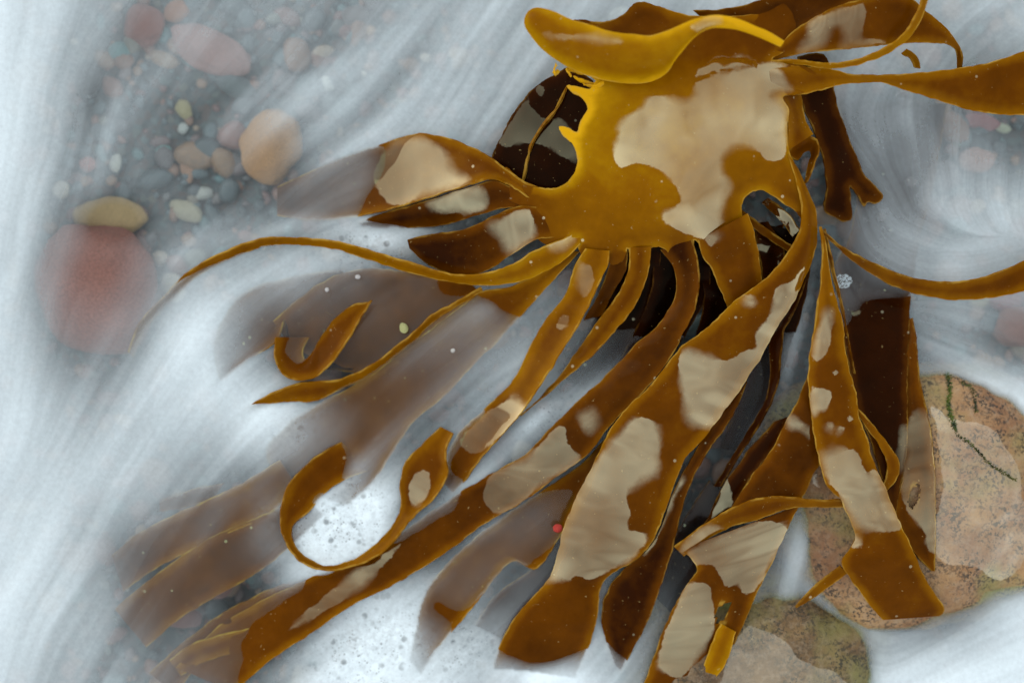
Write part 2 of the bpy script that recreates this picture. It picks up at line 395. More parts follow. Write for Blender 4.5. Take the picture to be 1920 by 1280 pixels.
# upper left straps
ks([(1010,352,62),(979,339,60),(942,312,55),(909,289,47),(868,269,38),(828,255,24),(798,250,10),(720,268,-5),(620,305,-12),(520,350,-22)],
   [(1010,385,56),(960,350,56),(925,336,56),(890,344,50),(860,353,44),(800,372,28),(735,392,8),(660,408,-6),(590,415,-14),(520,405,-24)], tone=.58, tone2=.42, cup=-3, fg=.55, film=[[(740,258),(800,262),(835,285),(850,320),(880,338),(800,365),(740,385),(700,330)]])
ks([(1000,358,54),(960,350,53),(926,338,52),(892,347,46),(860,357,39),(800,376,22),(735,395,6),(670,418,-8)],
   [(1010,395,52),(960,390,48),(900,402,34),(840,420,13),(760,428,-3),(680,428,-12)], tone=.42, tone2=.28, cup=2, film=[[(800,380),(830,362),(888,347),(905,353),(914,388),(870,397),(820,395)]])
ks([(1070,400,54),(1020,390,53),(980,386,52),(932,402,48),(872,430,38),(800,441,28),(764,450,24)],
   [(1080,440,50),(1045,446,48),(1010,448,45),(960,478,36),(900,512,22),(842,512,12),(800,494,12),(768,466,20)], tone=.5, tone2=.26, cup=2, film=[[(918,424),(945,406),(992,394),(1003,436),(975,468),(958,472),(938,448)]])
# long curved ribbon
ks([(1088,432,52),(1062,445,50),(1030,458,46),(1000,472,42),(960,496,37),(900,514,31),(850,515,27),(790,498,23),(700,472,19),(640,455,16),(560,446,13),(500,446,10),(425,470,6),(360,505,1),(302,560,-5),(258,612,-12),(240,660,-18)],
   [(1088,458,50),(1062,484,42),(1035,503,34),(980,526,25),(910,534,18),(850,529,14),(790,516,11),(700,490,9),(640,470,7),(560,459,5),(500,460,2),(432,486,-2),(370,520,-7),(315,570,-13),(268,625,-18),(250,670,-24)],
   tone=.66, tone2=.5, cup=2, film=[[(1020,455),(1055,440),(1075,445),(1055,465),(1040,468)]])
# submerged blade behind it, with its folded end
ks([(880,528,4),(760,508,1),(660,506,0),(600,530,0),(545,572,0),(512,602,1)], [(900,550,3),(830,602,2),(760,655,0),(690,698,-3),(620,690,-9),(540,640,-8)], tone=.46, cup=1, ruffle=1, dz=-5)
ks([(650,503,-2),(545,520,-4),(455,552,-6),(418,600,-7),(402,660,-8),(412,712,-6)], [(600,565,-5),(535,600,-2),(520,640,2),(480,666,1),(445,690,0),(418,714,-4)], tone=.42, cup=-4, ruffle=2.5, dz=-4)
ks([(516,632,6),(518,680,6),(538,708,8),(565,713,9),(600,701,11),(630,670,13),(660,625,15),(680,590,17),(697,563,18)], [(580,632,-7),(568,660,-6),(572,674,-5),(584,664,-4),(597,640,-1),(614,614,3),(637,588,8),(665,571,13),(693,566,16)], tone=.5, cup=-2, nv=10)
ks([(902,538,16),(860,563,12),(808,592,9),(770,628,8),(734,656,7),(694,686,7),(640,709,7),(551,720,8),(504,740,5),(458,765,-4)], [(905,544,12),(864,570,7),(813,602,3),(776,638,0),(740,668,-2),(700,702,-4),(640,728,-4),(591,751,-2),(524,753,0),(462,768,-6)], tone=.52, cup=1, nv=8)
# broad half drowned strap
ks([(1060,470,44),(1010,512,32),(960,536,18),(895,549,6),(800,618,-1),(700,699,-4),(630,740,-4),(545,790,-3),(500,850,-5),(520,900,-10)],
   [(1087,472,44),(1062,499,38),(1032,532,26),(998,569,10),(940,632,-5),(880,692,-6),(828,748,-5),(774,792,-3),(735,850,1),(695,910,1),(650,948,-3)], tone=.6, tone2=.52, cup=-1, curl=0, dz=-7, ruffle=.6, film=[])
# cup shaped edge holding white foam
ks([(640,828,-7),(600,850,0),(562,884,7),(535,920,10),(526,960,10),(535,1016,10),(565,1053,10),(611,1069,10),(661,1061,10),(722,1031,10),(777,966,10),(816,932,11),(840,885,11),(836,845,9),(850,812,5)],
   [(700,880,-8),(655,895,-3),(616,918,1),(582,956,3),(548,988,4),(549,1015,5),(574,1045,5),(612,1060,5),(656,1051,5),(708,1016,4),(752,948,3),(750,906,2),(760,868,2),(792,832,2),(826,800,0)], tone=.5, tone2=.56, cup=-2, nv=14, film=[[(775,890),(800,880),(800,930),(778,950),(768,930)]])
# the fringe of straps below the palm
ks([(1098,466,52),(1080,494,46),(1062,546,30),(1012,615,13),(960,715,2),(905,770,-3),(855,818,-5),(838,858,-6),(828,900,-9)],
   [(1143,470,54),(1141,492,52),(1131,516,48),(1108,566,40),(1078,620,32),(1044,674,26),(1010,727,20),(980,771,15),(937,821,9),(903,857,5),(876,897,1),(850,925,-5)], tone=.66, tone2=.5, cup=0, fg=.45,
   film=[[(1000,715),(1010,735),(975,775),(935,820),(880,860),(850,840),(900,775),(950,735)][:0] or [(960,745),(985,765),(940,815),(885,850),(865,835),(905,780)],[(1085,490),(1108,500),(1112,530),(1098,560),(1085,540)],[(1048,595),(1062,590),(1066,605),(1054,618),(1044,612)]])
ks([(1148,470,48),(1138,510,34),(1118,560,14),(1095,600,0)], [(1177,465,50),(1176,500,40),(1152,545,22),(1130,590,6)], tone=.4, cup=2, nv=8)
ks([(1180,464,54),(1179,500,48),(1162,545,38),(1122,600,27),(1077,665,18),(1032,725,12),(980,776,7)],
   [(1221,462,56),(1218,495,52),(1211,527,46),(1191,573,38),(1157,616,30),(1117,660,24),(1087,687,19),(1043,724,14),(976,779,8)], tone=.56, tone2=.42, cup=3)
ks([(1238,468,48),(1262,500,44),(1268,545,38),(1240,600,30),(1190,648,20),(1135,705,14),(1070,765,11),(1025,810,8),(983,853,6),(942,876,3),(875,915,-2),(770,985,-3),(690,1040,-3),(590,1080,-4),(480,1130,-7),(390,1190,-11),(330,1250,-16)],
   [(1298,448,60),(1309,490,56),(1310,545,52),(1302,580,48),(1276,635,40),(1258,670,36),(1224,714,30),(1194,747,26),(1137,805,20),(1103,850,16),(1043,894,12),(986,937,9),(909,981,7),(828,1041,5),(751,1088,4),(640,1146,3),(584,1186,2),(504,1240,1),(440,1296,-2)],
   tone=.36, tone2=.56, cup=3, bias=-3, film=[[(985,860),(1060,800),(1065,830),(1090,860),(1030,895),(985,935),(925,962),(905,930),(922,890)],[(1090,780),(1110,770),(1118,795),(1105,812),(1092,800)],[(640,1090),(760,1010),(700,1080),(600,1150),(540,1180)]], fg=.8)
ks([(1155,795,11),(1100,860,7),(1000,930,4),(900,1000,2),(835,1060,1),(792,1120,-1),(778,1180,-5),(768,1230,-14)],
   [(1190,830,13),(1112,900,10),(1076,960,8),(1063,982,8),(1035,1030,7),(1003,1066,6),(962,1051,5),(932,1078,4),(902,1119,3),(855,1176,1),(815,1223,-3),(792,1262,-12)], tone=.46, tone2=.56, cup=1, bias=-1.8, dz=-6, ruffle=.5)
ks([(1060,990,-9),(993,1068,-9),(925,1119,-10),(890,1170,-16)], [(1100,1010,-9),(1045,1092,-10),(988,1142,-12),(940,1195,-18)], tone=.24, cup=2)
# the large central strap
ks([(1478,290,74),(1493,340,72),(1503,390,71),(1500,432,70),(1482,465,68),(1448,509,64),(1414,539,61),(1384,559,59),(1354,586,56),(1314,623,53),(1280,647,50),(1245,690,46),(1211,731,42),(1177,761,39),(1144,805,35),(1120,852,31),(1100,894,28),(1077,937,25),(1057,991,22),(1043,1045,18),(1030,1082,16),(996,1122,12),(962,1162,7),(942,1196,0),(922,1250,-16)],
   [(1496,318,66),(1515,360,64),(1529,395,62),(1532,430,60),(1523,485,57),(1508,522,55),(1482,576,52),(1448,627,49),(1428,667,46),(1404,704,44),(1384,735,42),(1362,765,40),(1340,793,38),(1314,828,35),(1285,857,32),(1271,890,30),(1245,961,25),(1224,1011,21),(1194,1048,18),(1164,1065,16),(1133,1085,15),(1124,1112,13),(1120,1152,10),(1107,1203,2),(1078,1266,-16)],
   tone=.57, tone2=.5, cup=6, nv=22, film=[[(1508,500),(1482,529),(1448,549),(1451,566),(1438,600),(1414,630),(1421,653),(1398,657),(1354,677),(1314,662),(1284,655),(1284,760),(1290,790),(1330,800),(1380,745),(1430,670),(1490,570)],
    [(1115,865),(1160,815),(1200,780),(1232,800),(1235,850),(1230,888),(1195,905),(1172,935),(1182,960),(1178,990),(1212,1002),(1190,1042),(1142,1068),(1110,1086),(1080,1078),(1060,1088),(1026,1084),(1040,1030),(1060,970),(1085,910)],
    [(1395,553),(1412,556),(1412,575),(1400,570)]])
ks([(1385,735,32),(1352,775,30),(1312,832,26),(1272,902,20),(1217,1025,10),(1166,1070,6),(1131,1125,4),(1130,1178,1),(1148,1240,-9)],
   [(1400,715,34),(1383,761,33),(1348,818,30),(1318,860,27),(1298,900,24),(1281,945,20),(1268,1001,15),(1255,1052,11),(1241,1092,9),(1224,1142,6),(1191,1209,2),(1164,1260,-10)], tone=.3, tone2=.34, cup=2, dz=2, film=[[(1280,900),(1270,920),(1225,1020),(1205,1045),(1225,1000),(1255,940)]])
ks([(1508,470,46),(1482,560,38),(1442,640,28),(1444,690,26),(1438,738,22),(1412,792,16),(1378,846,9),(1338,912,2)], [(1526,468,52),(1513,519,48),(1496,569,42),(1470,623,37),(1465,660,35),(1463,700,32),(1450,747,28),(1423,798,22),(1393,845,15),(1352,912,7)], tone=.16, cup=2, nv=9)
ks([(1308,450,58),(1316,478,54),(1330,499,51),(1347,536,46),(1362,572,40),(1372,610,34)], [(1402,400,64),(1414,436,58),(1421,469,52),(1428,516,46),(1434,550,42),(1440,590,36)], tone=.56, tone2=.48, cup=3, film=[[(1311,440),(1336,463),(1350,440)]])
ks([(1390,392,46),(1420,416,44),(1450,438,40),(1488,462,36)], [(1384,402,44),(1414,428,40),(1444,450,36),(1482,474,32)], tone=.42, cup=1, nv=6)
ks([(1414,420,34),(1420,470,30),(1430,520,26),(1440,570,22)], [(1440,415,30),(1470,470,26),(1465,520,22),(1450,570,18)], tone=.2, cup=3, nv=8, bias=-.4)
ks([(1440,372,44),(1470,392,42),(1500,430,40)], [(1428,380,36),(1458,408,34),(1486,444,32)], tone=.3, cup=2, nv=8, bias=.3)
# rolled down right margin of the palm
ks([(1462,182,76),(1474,210,75),(1478,245,74),(1474,285,72)], [(1500,176,60),(1506,205,56),(1513,232,56),(1524,252,58),], tone=.5, tone2=.62, cup=4, nv=10)
ks([(1476,284,70),(1500,262,62),(1520,256,60),(1533,262,58),(1536,282,56),(1529,304,56),(1514,340,60)], [(1480,292,68),(1496,300,50),(1508,285,46),(1518,282,44),(1520,290,44),(1514,308,48),(1508,345,58)], tone=.46, cup=-2, nv=10)
# straps at the lower right
ks([(1452,790,22),(1400,848,17),(1384,872,14),(1356,910,11),(1332,960,7),(1308,1004,4)], [(1484,778,24),(1443,852,20),(1416,884,18),(1393,917,15),(1379,947,12),(1345,990,8)], tone=.24, cup=2, nv=10, film=[[(1362,893),(1370,915),(1375,940),(1352,965),(1330,968),(1345,920)]])
ks([(1520,690,38),(1512,711,38),(1496,747,37),(1469,798,35),(1440,853,33),(1415,884,31),(1391,920,29),(1366,958,27)], [(1540,760,38),(1545,800,38),(1546,850,37),(1536,870,36),(1520,900,35),(1508,925,34),(1492,955,33)], tone=.42, tone2=.46, cup=5, film=[[(1480,780),(1500,790),(1520,812),(1526,822),(1505,808),(1478,798)]])
ks([(1590,934,48),(1540,937,47),(1468,931,46),(1414,936,45),(1371,953,42),(1314,988,36),(1264,1024,28)], [(1590,950,44),(1530,951,42),(1490,950,40),(1450,962,37),(1418,974,34),(1370,987,30),(1330,1008,26),(1282,1042,23)], tone=.5, cup=2, nv=10, film=[[(1300,1000),(1330,985),(1350,988),(1310,1020),(1275,1035)]])
ks([(1275,1030,24),(1300,1050,22),(1306,1062,21),(1283,1102,18),(1256,1152,14),(1241,1186,11),(1222,1240,6),(1203,1292,3)], [(1500,946,34),(1479,984,31),(1452,1045,26),(1425,1099,22),(1405,1146,18),(1378,1206,13),(1344,1277,7),(1336,1300,5)], tone=.48, cup=4, nv=24, step=5, hole=(1354,1148,9,21,.5),
   film=[[(1290,1035),(1370,995),(1440,975),(1478,985),(1450,1045),(1415,1105),(1395,1115),(1380,1092),(1362,1100),(1340,1060),(1290,1050)],[(1262,1150),(1300,1090),(1330,1095),(1335,1130),(1340,1170),(1310,1230),(1270,1270),(1235,1250),(1245,1200)]])
ks([(1352,1168,20),(1341,1189,19),(1330,1220,17),(1316,1254,12)], [(1380,1184,20),(1372,1212,18),(1364,1236,16),(1336,1276,11)], tone=.7, cup=3, nv=10, name='torn_flap')
ks([(1536,425,68),(1541,459,67),(1540,509,65),(1533,569,63),(1526,616,61),(1518,660,59),(1515,711,57),(1519,761,56),(1525,811,54),(1535,860,52),(1546,899,51),(1563,925,50),(1574,933,50),(1584,955,49),(1594,976,48),(1602,994,46),(1596,1025,43),(1577,1053,39),(1588,1076,36),(1610,1105,30),(1633,1136,22),(1655,1160,14)],
   [(1540,425,68),(1550,465,66),(1556,509,64),(1567,559,62),(1580,606,60),(1584,653,58),(1593,700,57),(1606,741,56),(1611,781,55),(1624,818,54),(1635,857,53),(1647,887,52),(1661,917,51),(1677,957,49),(1694,994,46),(1714,1038,42),(1734,1082,36),(1755,1115,29),(1770,1144,20),(1762,1152,15)],
   tone=.57, tone2=.53, cup=5, nv=18, thick=3, film=[[(1540,596),(1552,582),(1558,612),(1548,660),(1530,680),(1528,640)],[(1522,724),(1540,728),(1556,733),(1556,748),(1545,770),(1536,768),(1528,778),(1520,760)],
   [(1542,852),(1580,840),(1608,848),(1616,872),(1628,892),(1636,878),(1650,898),(1672,950),(1688,990),(1640,994),(1604,984),(1590,958),(1575,930),(1552,898)],[(1596,1000),(1612,1010),(1612,1025),(1600,1028)],
   [(1562,694),(1570,694),(1570,702),(1562,702)],[(1552,793),(1560,793),(1560,800),(1552,800)],[(1573,800),(1581,800),(1581,807),(1573,807)],[(1590,779),(1596,779),(1596,786),(1590,786)]])
ks([(1575,1060,36),(1532,1092,30),(1491,1137,24)], [(1590,1073,34),(1546,1106,27),(1493,1139,23)], tone=.5, cup=1, nv=6, step=5)
ks([(1594,756,53),(1622,798,50),(1648,835,47),(1663,868,45),(1661,895,43),(1652,918,42)], [(1600,758,54),(1640,800,52),(1671,840,49),(1688,872,47),(1681,900,44),(1660,923,42)], tone=.52, cup=2, nv=8)
ks([(1544,430,62),(1556,500,58),(1572,560,54),(1590,640,50),(1600,700,46)], [(1548,428,62),(1566,510,58),(1580,570,55),(1592,640,51),(1604,700,47)], tone=.4, cup=1, nv=6)
# arched ribbon to the right edge
ks([(1538,428,66),(1565,451,60),(1599,474,52),(1649,498,42),(1700,518,34),(1750,527,30),(1801,527,28),(1851,517,28),(1920,489,30),(2000,440,30)], [(1536,434,64),(1565,459,56),(1599,490,46),(1633,513,38),(1683,540,29),(1733,555,22),(1784,562,18),(1851,559,16),(1920,546,18),(2000,520,18)], tone=.44, tone2=.6, cup=1, nv=12)
# upper right straps
ks([(1300,20,70),(1380,14,70),(1440,-4,72),(1500,-30,70),(1580,-60,66)], [(1380,90,74),(1450,84,76),(1500,60,74),(1560,30,70),(1640,-10,66)], tone=.42, cup=-3, film=[[(1330,40),(1400,40),(1440,60),(1420,78),(1360,60)]])
ks([(1440,96,76),(1470,76,80),(1490,56,83),(1515,40,85),(1565,14,87),(1609,0,88),(1670,-14,85),(1712,0,80),(1734,20,76),(1768,47,70),(1794,78,62),(1805,104,52),(1803,130,44)], [(1440,118,76),(1488,104,77),(1535,97,78),(1599,92,77),(1666,84,75),(1717,81,72),(1760,82,66),(1778,85,62),(1788,92,58),(1794,108,48),(1794,130,40)], tone=.5, cup=3, nv=18,
   film=[[(1620,4),(1560,24),(1515,48),(1516,70),(1500,96),(1530,92),(1550,78),(1560,55),(1572,48),(1582,70),(1578,90),(1600,86),(1660,78),(1640,70),(1612,72),(1618,50),(1624,25)]])
ks([(1434,114,80),(1481,112,82),(1569,118,84),(1614,109,87),(1657,91,92),(1692,66,97),(1715,33,102),(1726,0,106),(1732,-50,110)], [(1436,120,76),(1481,120,78),(1569,128,80),(1618,119,83),(1664,101,88),(1702,74,93),(1727,38,98),(1739,0,102),(1746,-50,106)], tone=.62, cup=2, nv=8)
ks([(1440,122,78),(1500,124,76),(1560,130,73),(1590,138,71),(1649,141,69),(1717,137,67),(1801,128,64),(1851,118,62),(1920,96,58),(2000,66,52)], [(1450,182,77),(1515,175,73),(1555,165,70),(1599,156,67),(1649,155,64),(1700,170,60),(1750,186,56),(1801,202,53),(1851,212,50),(1920,216,46),(2000,212,42)], tone=.58, tone2=.56, cup=4, nv=16,
   film=[[(1440,126),(1462,132),(1478,156),(1486,168),(1455,176)]])
ks([(1690,100,30),(1705,110,26),(1716,128,22)], [(1700,92,30),(1718,104,26),(1726,128,22)], tone=.6, cup=1, nv=6, step=4)
# drowned straps at the lower left
ks([(525,862,-1),(437,914,-2),(336,960,-3),(285,984,-6),(242,1012,-12),(210,1040,-22)], [(560,915,-3),(490,972,-3),(400,1012,-5),(325,1048,-8),(272,1078,-14),(232,1108,-26)], tone=.54, tone2=.46, cup=.5, ruffle=.6, dz=-3.5)
ks([(575,925,-5),(500,962,-5),(410,1000,-6),(335,1045,-8),(272,1092,-13),(215,1140,-26)], [(610,965,-5),(545,1025,-6),(475,1078,-7),(398,1122,-9),(330,1165,-14),(275,1212,-28)], tone=.42, tone2=.5, cup=1, ruffle=1.5)
ks([(640,1060,-8),(560,1085,-8),(470,1120,-9),(400,1160,-11),(330,1215,-18),(280,1260,-28)], [(640,1100,-7),(570,1130,-7),(500,1165,-8),(430,1205,-9),(370,1250,-14),(330,1300,-24)], tone=.46, cup=1, ruffle=1.5)
ks([(470,1176,-3),(410,1190,-4),(360,1206,-7),(318,1236,-16)], [(480,1212,-5),(420,1228,-6),(372,1246,-9),(340,1266,-16)], tone=.55, cup=1, ruffle=1)
ks([(420,905,-8),(360,917,-9),(300,936,-16)], [(400,935,-12),(350,950,-13),(300,958,-18)], tone=.4, cup=2, nv=8)
ks([(530,600,-6),(545,650,-10),(600,690,-11),(660,692,-9)], [(600,580,-6),(645,602,-8),(684,640,-8),(704,678,-7)], tone=.10, cup=-3, ruffle=1)  # near-black strap added to darken the hollow of the curled blade

# straps added to fill the gaps, near black to deepen their shade
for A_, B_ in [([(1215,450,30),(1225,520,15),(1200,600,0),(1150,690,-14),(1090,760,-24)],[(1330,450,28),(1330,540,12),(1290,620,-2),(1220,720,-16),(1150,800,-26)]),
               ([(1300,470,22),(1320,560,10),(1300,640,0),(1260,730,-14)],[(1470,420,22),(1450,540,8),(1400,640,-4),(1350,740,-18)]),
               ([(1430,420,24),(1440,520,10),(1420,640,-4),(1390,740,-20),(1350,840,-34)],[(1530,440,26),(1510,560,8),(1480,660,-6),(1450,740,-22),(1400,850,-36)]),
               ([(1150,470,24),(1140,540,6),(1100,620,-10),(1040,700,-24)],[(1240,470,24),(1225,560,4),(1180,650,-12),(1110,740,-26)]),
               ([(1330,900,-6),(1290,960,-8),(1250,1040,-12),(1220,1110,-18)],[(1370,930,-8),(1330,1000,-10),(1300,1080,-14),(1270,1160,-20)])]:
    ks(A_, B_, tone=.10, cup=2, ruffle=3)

# ---- neighbouring blades that are not joined to it
fork = tag(sheet([(1495,106),(1540,100),(1562,165),(1572,208),(1582,235),(1599,279),(1620,326),(1654,374),(1640,382),(1626,380),(1622,387),(1606,366),(1594,350),(1596,385),(1595,412),(1584,416),(1566,408),(1548,398),(1549,353),(1542,296),(1529,255),(1512,215),(1500,180)],
  [(1510,110,44),(1530,200,36),(1560,300,26),(1600,300,14),(1550,390,14),(1590,410,4),(1650,374,6)], .27, parent=None, name='forked_kelp_blade', step=6), 'dark brown kelp blade with a forked ragged end beside the palm', 'kelp blade')
oval = tag(sheet([(1062,126),(1040,140),(1020,151),(989,178),(962,215),(939,259),(922,296),(915,330),(960,372),(1040,385),(1100,370),(1120,300),(1125,220),(1110,150)],
  [(1062,128,46),(989,178,34),(939,259,26),(915,330,22),(1000,300,34),(1100,370,36),(1120,250,44),(1040,200,38)], .19, [[(990,178),(962,222),(937,272),(1000,269),(1032,276),(1062,300),(1090,296),(1080,262),(1066,236),(1050,222),(1030,226),(1010,214),(994,196)],[(1005,172),(1012,160),(1022,170),(1016,182)]], name='oval_kelp_blade', fg=.5), 'dark glossy rounded kelp blade tucked under the palm at its torn left side', 'kelp blade')
oval_cr = strap([(1063,160,48),(1040,205,44),(1012,240,41),(994,272,37),(984,320,33),(978,345,31)], [(1066,163,48),(1044,207,44),(1016,242,41),(998,274,37),(987,320,33),(981,345,31)], tone=.5, cup=0, nv=4, parent=oval, name='split_edge', jit=.5, thick=3)
broad = tag(strap([(1570,190,-34),(1590,280,-34),(1605,380,-30),(1590,450,-14),(1565,500,-8),(1568,560,-1),(1586,660,8),(1606,760,26),(1640,850,33),(1660,920,36),(1674,962,36)],
  [(1776,195,-34),(1762,280,-34),(1742,380,-28),(1722,450,-16),(1714,510,-9),(1707,566,-2),(1705,620,5),(1703,690,14),(1702,760,26),(1700,850,33),(1689,907,36),(1680,958,36)], tone=.25, cup=2, nv=22, name='broad_kelp_blade', 
  film=[[(1588,580),(1602,584),(1616,580),(1612,590),(1600,592)],[(1690,800),(1702,800),(1702,850),(1690,880),(1684,850)]]), 'broad almost black kelp blade hanging behind the spotted strap', 'kelp blade')
side = tag(strap([(1698,600,2),(1698,700,12),(1696,800,22),(1690,900,30),(1679,960,32),(1697,1011,32),(1722,1045,32),(1747,1070,31)],
  [(1711,596,6),(1718,640,12),(1725,711,20),(1738,768,26),(1751,848,31),(1755,950,34),(1754,1020,33),(1753,1070,31)], tone=.42, cup=1, nv=30, step=3, hole=(1714,930,9,23,.3), name='holed_kelp_blade', fg=.8,
  film=[[(1722,770),(1736,775),(1752,850),(1756,960),(1756,1040),(1738,1030),(1735,1000),(1712,975),(1690,930),(1698,850),(1702,790)]]), 'grey-brown kelp blade with an oval hole torn in it lying against the boulder', 'kelp blade')
print('kelp objects', len(SC.objects))

# ---------------------------------------------------------------- boulders
def boulder(name, cx, cy, rx, ry, ztop, depth, rot, mat, film, label, nseed, pw=2.6):  # film: outlines of the drawn-in sky reflection
    bm = bmesh.new(); bmesh.ops.create_icosphere(bm, subdivisions=6, radius=1)
    ca, sa = math.cos(rot), math.sin(rot)
    zc = ztop-depth
    for v in bm.verts:
        d_ = v.co.normalized()
        k = (abs(d_.x)**pw+abs(d_.y)**pw+abs(d_.z)**pw)**(-1/pw)
        p = d_*k
        f = 1+.10*noise.noise(d_*1.6+Vector((nseed, 0, 0)))+.05*noise.noise(d_*4+Vector((0, nseed, 0)))+.014*noise.noise(d_*12)+.006*noise.noise(d_*28)
        p = p*f
        v.co = Vector(((p.x*ca-p.y*sa)*rx*S, (p.x*sa+p.y*ca)*ry*S, p.z*depth/1000.))
        v.co += Vector(((cx-960)*S, (640-cy)*S, zc/1000.))
    me = bpy.data.meshes.new(name); bm.to_mesh(me); bm.free()
    for p_ in me.polygons: p_.use_smooth = True
    co = np.array([v.co[:] for v in me.vertices]); px = np.stack([co[:, 0]/S+960, 640-co[:, 1]/S], 1)
    fs = sheen_sdf(px, film); fs[co[:, 2] < zc/1000.] = -6
    fattr(me, 'sheen_patch', fs)
    KELP_TRIS.append((co, [list(p_.vertices) for p_ in me.polygons]))
    return tag(link(name, me, mat), label, 'boulder', 'boulders rising from the water')
boulder('boulder', 1732, 940, 312, 258, 27, 100, .12, GRANITE, [[(1735,755),(1778,782),(1850,800),(1872,836),(1898,872),(1912,950),(1930,1020),(1900,1070),(1864,1084),(1817,1058),(1753,1046),(1752,900),(1745,820)],[(1520,890),(1560,880),(1590,910),(1560,912),(1520,905)]],
        'large rounded speckled pink boulder at the right, the holed kelp blade against it', 3.)
boulder('boulder', 1430, 1300, 262, 240, 17, 92, -.2, MOSSY, [[(1400,1170),(1440,1180),(1470,1200),(1490,1225),(1530,1245),(1570,1260),(1600,1300),(1560,1380),(1440,1400),(1350,1330),(1350,1250),(1370,1200)]],
        'brown weed-stained boulder at the bottom edge under the torn strap', 8.)

# ---------------------------------------------------------------- pebbles on the bed
BED = -.075
def pebble_mesh(seed, flat=.6):
    bm = bmesh.new(); bmesh.ops.create_icosphere(bm, subdivisions=4, radius=1)
    for v in bm.verts:
        d_ = v.co.normalized(); f = 1+.16*noise.noise(d_*1.2+Vector((seed, 1, 2)))+.06*noise.noise(d_*3.5+Vector((seed, 4, 2)))
        v.co = Vector((d_.x*f, d_.y*f, d_.z*f*flat))
    me = bpy.data.meshes.new('pebble'); bm.to_mesh(me); bm.free()
    for p_ in me.polygons: p_.use_smooth = True
    return me
def pebble(px, py, rx, ry, rot, col, label, cat='pebble', z=None, group='loose stones on the sea bed', flat=.6):
    me = pebble_mesh(px*.013+py*.07, flat)
    o = link('pebble', me, pebble_mat(col))
    zz = (BED+.6*flat*min(rx, ry)*S) if z is None else z
    k = (H-zz)/H
    o.location = P(px, py, zz); o.scale = (rx*S*k, ry*S*k, min(rx, ry)*S*k); o.rotation_euler = (0, 0, math.radians(rot))
    return tag(o, label, cat, group)
PEB = [
 (510,275,56,70,-20,(.62,.30,.12),'orange egg-shaped stone under thin foam above the drowned straps'),
 (205,408,68,40,0,(.86,.42,.20),'peach oval stone lying by the red slab at the left'),
 (185,540,110,125,20,(.36,.12,.09),'wide dull red slab of stone under the foam at the left'),
 (270,48,38,40,0,(.42,.16,.13),'round pink-red stone near the top left'),
 (332,22,26,20,20,(.46,.17,.08),'small rust-red stone at the top edge next to the round pink one'),
 (395,95,80,40,-28,(.46,.22,.19),'long pale pink stone under diagonal foam streaks'),
 (226,96,22,18,0,(.16,.32,.32),'teal pebble below the round pink stone'),
 (168,174,13,9,20,(.85,.86,.84),'small white pebble at the edge of the left foam'),
 (468,27,12,7,5,(.9,.9,.88),'white oval chip near the top edge'),
 (165,150,26,30,0,(.10,.10,.11),'dark grey stone behind the small white pebble'),
 (343,241,9,11,-30,(.85,.78,.62),'cream chip among the brown gravel'),
 (352,310,14,32,5,(.50,.26,.16),'narrow tan stone standing in the gravel'),
 (375,362,24,13,0,(.62,.60,.55),'pale grey pebble in the gravel left of the orange stone'),
 (350,396,34,18,-25,(.56,.48,.34),'buff flat pebble above the peach oval stone to its right'),
 (308,285,16,13,0,(.18,.34,.32),'greenish pebble between the gravel chips'),
 (345,205,14,20,30,(.52,.42,.20),'yellowish pebble in the middle of the gravel'),
 (165,308,16,14,0,(.52,.20,.17),'small red pebble beside the left foam'),
 (425,305,26,18,20,(.24,.22,.22),'dull grey stone left of the orange stone'),
 (440,160,40,22,-30,(.14,.17,.18),'dark slate in the diagonal gap of the foam'),
 (560,95,16,12,0,(.66,.46,.28),'tan chip near the long pale pink stone'),
 (692,58,14,11,0,(.66,.40,.26),'orange-tan pebble under the upper foam left of the stipe'),
 (765,122,9,12,-35,(.85,.62,.38),'bright peach chip under the foam left of the stipe'),
 (670,30,30,20,0,(.24,.20,.20),'grey-brown stone near the top edge left of the stipe'),
 (1904,612,44,38,10,(.48,.22,.18),'speckled pink stone at the right edge below the arched ribbon'),
 (1885,560,30,24,0,(.40,.13,.13),'dark red stone above the speckled pink stone'),
 (1836,562,20,15,0,(.55,.44,.26),'sandy pebble below the arched ribbon'),
 (1832,300,32,24,0,(.62,.34,.28),'pink stone in the swirl under the upper right ribbon'),
 (1772,330,28,28,0,(.30,.24,.24),'round grey stone beside the edge of the drowned blade'),
 (1840,228,34,16,-12,(.46,.16,.16),'red stone just below the upper right ribbon'),
 (1880,240,16,9,-20,(.82,.70,.46),'cream chip to the right of the red stone'),
 (1800,262,18,14,0,(.24,.30,.26),'green-grey pebble left of the red stone'),
 (380,1080,60,36,-30,(.42,.16,.13),'rusty red stone among the drowned straps at the lower left'),
 (330,1150,50,24,-10,(.42,.18,.16),'reddish stone with dark gravel round it at the lower left'),
 (40,950,30,14,0,(.50,.36,.24),'tan pebble almost lost in the foam at the left edge'),
 (1862,600,22,16,0,(.20,.26,.30),'blue-grey pebble beside the speckled pink stone'),
]
for p_ in PEB: pebble(*p_)
# small things lying on the straps
pebble(757,615,8,10,20,(.50,.52,.22),'tiny green translucent pebble on the drowned blade edge', z=.006, group=None)
pebble(671,519,5,4,0,(.9,.9,.86),'white shell grain on the drowned blade nearest the curved ribbon', 'shell grain', z=.003, group=None)
pebble(613,543,4,4,0,(.85,.82,.7),'cream shell grain on the drowned blade above its folded end', 'shell grain', z=.003, group=None)
pebble(849,657,4,4,0,(.8,.72,.62),'pale shell grain on the drowned broad strap', 'shell grain', z=.005, group=None)
pebble(1046,990,9,8,0,(.55,.03,.02),'bright red bead of a sea anemone between two straps', 'sea anemone', z=.016, group=None)

